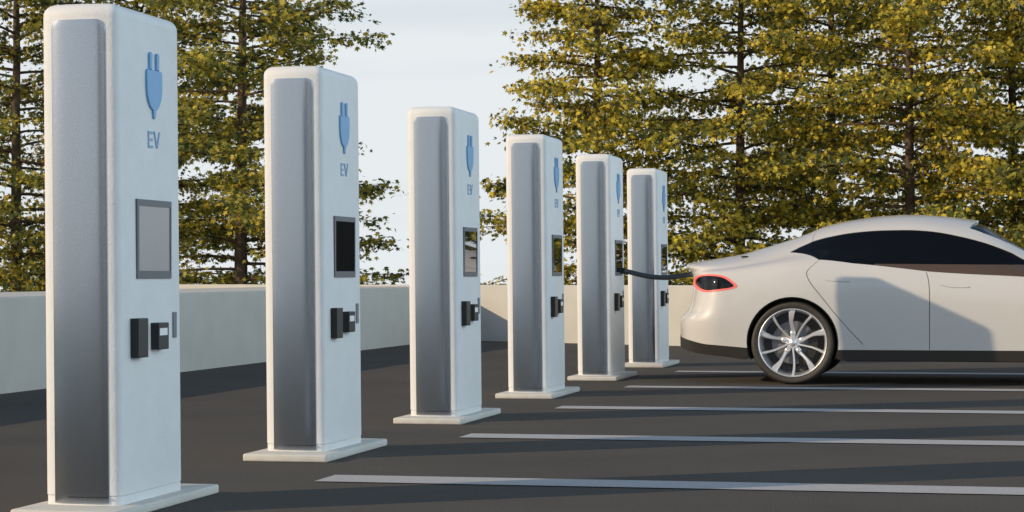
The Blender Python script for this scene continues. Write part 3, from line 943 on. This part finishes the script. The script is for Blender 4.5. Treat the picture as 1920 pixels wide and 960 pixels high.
# ---------------------------------------------------------------- charging cable
def spl(P, n=14):
    P = [np.array(p, float) for p in P]; P = [2 * P[0] - P[1]] + P + [2 * P[-1] - P[-2]]
    o_ = []
    for i in range(1, len(P) - 2):
        for k in range(n):
            t = k / n; a, b, c, d = P[i - 1:i + 3]
            o_.append(.5 * ((2 * b) + (c - a) * t + (2 * a - 5 * b + 4 * c - d) * t * t + (-a + 3 * b - 3 * c + d) * t**3))
    o_.append(P[-2]); return o_
CY_ = 18.72
pts = [on_plane_y(u, v, yy) for u, v, yy in ((1168, 508, CY_ - .02), (1180, 510, CY_), (1200, 515, CY_), (1222, 519, CY_), (1245, 520.5, CY_), (1268, 518.5, CY_), (1290, 515.5, CY_), (1304, 515, CY_))]
V, Fc = tube(spl(pts), .0215, 16)
base = np.array(pts[0]); V = [v - base for v in V]
cab = link_mesh('charging_cable', V, Fc, M['cable'], None, True, loc=tuple(base))
tag(cab, 'thick black cable sagging between the fifth charging station and the rear of the white car', 'cable')
V, Fc = tube([np.array(pts[0]) - base + np.array([-.03, 0, .002]), np.array(pts[0]) - base + np.array([.02, 0, -.001])], .027, 20)
link_mesh('plug_collar', V, Fc, M['black'], cab, True).data.set_sharp_from_angle(angle=R(40))
d_ = np.array(pts[-1]) - np.array(pts[-2]); d_ /= np.linalg.norm(d_)
e_ = np.array(pts[-1]) - base
V, Fc = tube([e_ - d_ * .02, e_ + d_ * .06], .027, 20)
link_mesh('plug', V, Fc, M['black'], cab, True).data.set_sharp_from_angle(angle=R(40))

# ---------------------------------------------------------------- trees
def leaf_shape():
    """five lobed leaf, unit length, in the XY plane with its stalk at the origin"""
    tips = [(-125, .42), (-62, .80), (0, 1.0), (62, .80), (125, .42)]
    pts = []
    c = np.array([0, .38])
    angs = [-150, -118, -92, -60, -32, 0, 32, 60, 92, 118, 150]
    rad = [.26, .44, .24, .60, .27, .66, .27, .60, .24, .44, .26]
    for a, r_ in zip(angs, rad):
        a = R(a); pts.append((c[0] + r_ * math.sin(a), c[1] + r_ * math.cos(a)))
    pts.append((0, .06))
    P = np.array([(c[0], c[1], .0)] + [(x, y, -.10 * abs(x)) for x, y in pts])
    T = [(0, i, i + 1) for i in range(1, len(pts))] + [(0, len(pts), 1)]
    return P, np.array(T)
LP, LT = leaf_shape()
def make_tree(seed, height, rad, nbr, leaf_m, leaf_size=.092, dens=1.0, bare=0.9):
    rg = np.random.RandomState(seed)
    root = empty('maple_tree', (0, 0, 0))
    TV, TF = [], []
    def add_t(pts, r0, r1, seg=6):
        V, Fc = tube(pts, r0, seg, caps=False, r_end=r1)
        b0 = len(TV); TV.extend(V); TF.extend([tuple(i + b0 for i in f) for f in Fc])
    trunk = []
    wob = rg.normal(0, .03, (14, 2)).cumsum(0) * .6
    for i in range(14):
        t = i / 13; trunk.append((wob[i, 0] * t, wob[i, 1] * t, -.3 + (height + .3) * t))
    add_t(trunk, .115, .012, 10)
    LPs, LD, LN_, LS = [], [], [], []
    limb_V, limb_F = [], []
    for b in range(nbr):
        t = (b + rg.rand()) / nbr
        z = bare + (height - bare - .1) * t ** .92
        # broad in the lower half, closing towards the top
        prof = (1 - t) ** (.62 if height > 9 else .78) * (.72 + .28 * math.sin(min(t * 9, math.pi / 2)))
        Lb = rad * prof * rg.uniform(.62, 1.12) + .25
        az = b * 2.399 + rg.normal(0, .5)
        d = np.array([math.cos(az), math.sin(az), 0.0])
        elev = rg.uniform(-.10, .28) + .25 * t
        k = np.interp(z, [p[2] for p in trunk], range(14)); k0 = int(min(k, 12)); f_ = k - k0
        st = np.array(trunk[k0]) * (1 - f_) + np.array(trunk[k0 + 1]) * f_
        n = 7; pts = [st]
        dirv = d + np.array([0, 0, elev])
        side_c = rg.normal(0, .10)
        for i in range(1, n + 1):
            s_ = i / n
            dirv = dirv + np.array([-d[1] * side_c * .25, d[0] * side_c * .25, -.055 + .05 * s_]) + rg.normal(0, .035, 3)
            pts.append(pts[-1] + dirv / np.linalg.norm(dirv) * Lb / n)
        r0 = .008 + .0095 * Lb
        add_t(pts, r0, .004, 5)
        # side twigs lie nearly flat: layered sprays
        nt_ = int(5 + Lb * 6)
        for j in range(nt_):
            s_ = rg.uniform(.05, 1.0) ** .85; kk = s_ * n; k0 = int(min(kk, n - 1)); p = pts[k0] + (pts[k0 + 1] - pts[k0]) * (kk - k0)
            dd_ = pts[k0 + 1] - pts[k0]; dd_ /= np.linalg.norm(dd_)
            sg = 1 if rg.rand() < .5 else -1
            an = rg.uniform(.35, 1.15) * sg
            tw = np.array([dd_[0] * math.cos(an) - dd_[1] * math.sin(an), dd_[0] * math.sin(an) + dd_[1] * math.cos(an), dd_[2] + rg.normal(.02, .12)])
            tw /= np.linalg.norm(tw)
            lt = (1.1 - s_ * .65) * rg.uniform(.28, .62) * (.5 + Lb * .28)
            e = p + tw * lt + np.array([0, 0, -.03])
            add_t([p, (p + e) / 2 + rg.normal(0, .02, 3), e], .0065, .0025, 3)
            nl = int(rg.uniform(18, 31) * dens * (.55 + lt))
            for q in range(nl):
                u = rg.uniform(.15, 1.08)
                pos = p + (e - p) * u + rg.normal(0, 1, 3) * np.array([.13, .13, .062])
                a2 = math.atan2(tw[1], tw[0]) + rg.normal(0, 1.0)
                LPs.append(pos); LD.append(a2); LN_.append(rg.normal(0, 1, 2) * np.array([.65, .6]) + np.array([-.62, 0])); LS.append(leaf_size * rg.uniform(.6, 1.25))
    # leaves
    P0 = np.array(LPs); A_ = np.array(LD) - math.pi / 2; Tt = np.array(LN_); Ss = np.array(LS)
    n = len(P0)
    ca, sa = np.cos(A_), np.sin(A_); cp, sp = np.cos(Tt[:, 0]), np.sin(Tt[:, 0]); cr_, sr = np.cos(Tt[:, 1]), np.sin(Tt[:, 1])
    L0 = LP[None] * Ss[:, None, None]
    x, y, z = L0[..., 0], L0[..., 1], L0[..., 2]
    x, z = x * cr_[:, None] + z * sr[:, None], -x * sr[:, None] + z * cr_[:, None]
    y, z = y * cp[:, None] - z * sp[:, None], y * sp[:, None] + z * cp[:, None]
    x, y = x * ca[:, None] - y * sa[:, None], x * sa[:, None] + y * ca[:, None]
    Vv = np.stack([x, y, z], -1) + P0[:, None]
    Vv = Vv.reshape(-1, 3); Tn = (LT[None] + (np.arange(n) * len(LP))[:, None, None]).reshape(-1, 3)
    me = bpy.data.meshes.new('crown')
    me.vertices.add(len(Vv)); me.vertices.foreach_set('co', Vv.ravel())
    me.loops.add(Tn.size); me.loops.foreach_set('vertex_index', Tn.ravel().astype(np.int32))
    me.polygons.add(len(Tn)); me.polygons.foreach_set('loop_start', np.arange(0, Tn.size, 3, dtype=np.int32))
    try: me.polygons.foreach_set('loop_total', np.full(len(Tn), 3, dtype=np.int32))
    except Exception: pass
    me.update(calc_edges=True); me.materials.append(leaf_m)
    tr_o = link_mesh('trunk', TV, TF, M['bark'], root, True)
    co = bpy.data.objects.new('crown', me); COL.objects.link(co); co.parent = root
    print('tree leaves', n)
    return root
TREES = [make_tree(3, 7.6, 2.25, 96, M['leaf']), make_tree(11, 8.6, 2.8, 108, M['leaf'], dens=.86), make_tree(23, 9.6, 2.35, 118, M['leaf_dark'])]
used_t = [False] * 3
GT = 'autumn maple trees standing beyond the low walls'
def put_tree(kind, u, Y, rz, sc_=1.0, label='', wide=1.0):
    p = on_plane_y(u, 400, Y)
    o = TREES[kind] if not used_t[kind] else copy_tree(TREES[kind])
    used_t[kind] = True
    o.location = (p[0], Y, hill_z(p[0], Y)); o.rotation_euler = (0, 0, rz); o.scale = (sc_ * wide, sc_ * wide, sc_)
    tag(o, label, 'tree', GT)
tree_list = [
    (0, 1118, 34.0, .4, 1.0, 'slim yellow green maple whose bare lower trunk shows above the fifth charging station'),
    (1, 1385, 35.0, 1.2, 1.0, 'tall yellow maple whose dark trunk rises just right of the farthest charging station'),
    (2, 1560, 38.0, 2.2, 1.05, 'darker maple behind the rear slope of the white car, between two yellow maples'),
    (1, 1708, 34.5, 3.6, .98, 'bright golden maple with a sunlit trunk right above the car roof'),
    (0, 1900, 36.5, 5.0, 1.1, 'golden maple above the car windscreen at the right edge'),
    (2, 2060, 34.5, .9, 1.0, 'dark green maple mostly outside the right edge of the photo'),
    (2, 452, 34.0, 4.2, 1.0, 'dark maple with a straight trunk between the first and second charging stations', 1.16),
    (1, 255, 36.5, .3, 1.0, 'yellow green maple rising directly behind the nearest charging station'),
    (2, 30, 34.0, 2.9, 1.05, 'maple at the left edge of the photo beside the nearest charging station'),
]
for a in tree_list:
    put_tree(*a)
# trees on the open side of the lot, behind the camera; they show only as reflections in the glass
for i, (x, y, kk, rz) in enumerate([(2, -33, 0, 1), (7, -30, 1, 2), (11.5, -32, 2, 3), (16, -29, 0, 4), (21, -31, 1, 5), (-2.5, -31, 2, 0)]):
    o = copy_tree(TREES[kk]); o.location = (x, y, hill_z(x, y)); o.rotation_euler = (0, 0, rz); o.scale = (1.1, 1.1, 1.1)
    tag(o, 'maple on the open side of the lot, seen only mirrored in the car windows', 'tree', 'maples behind the photographer')
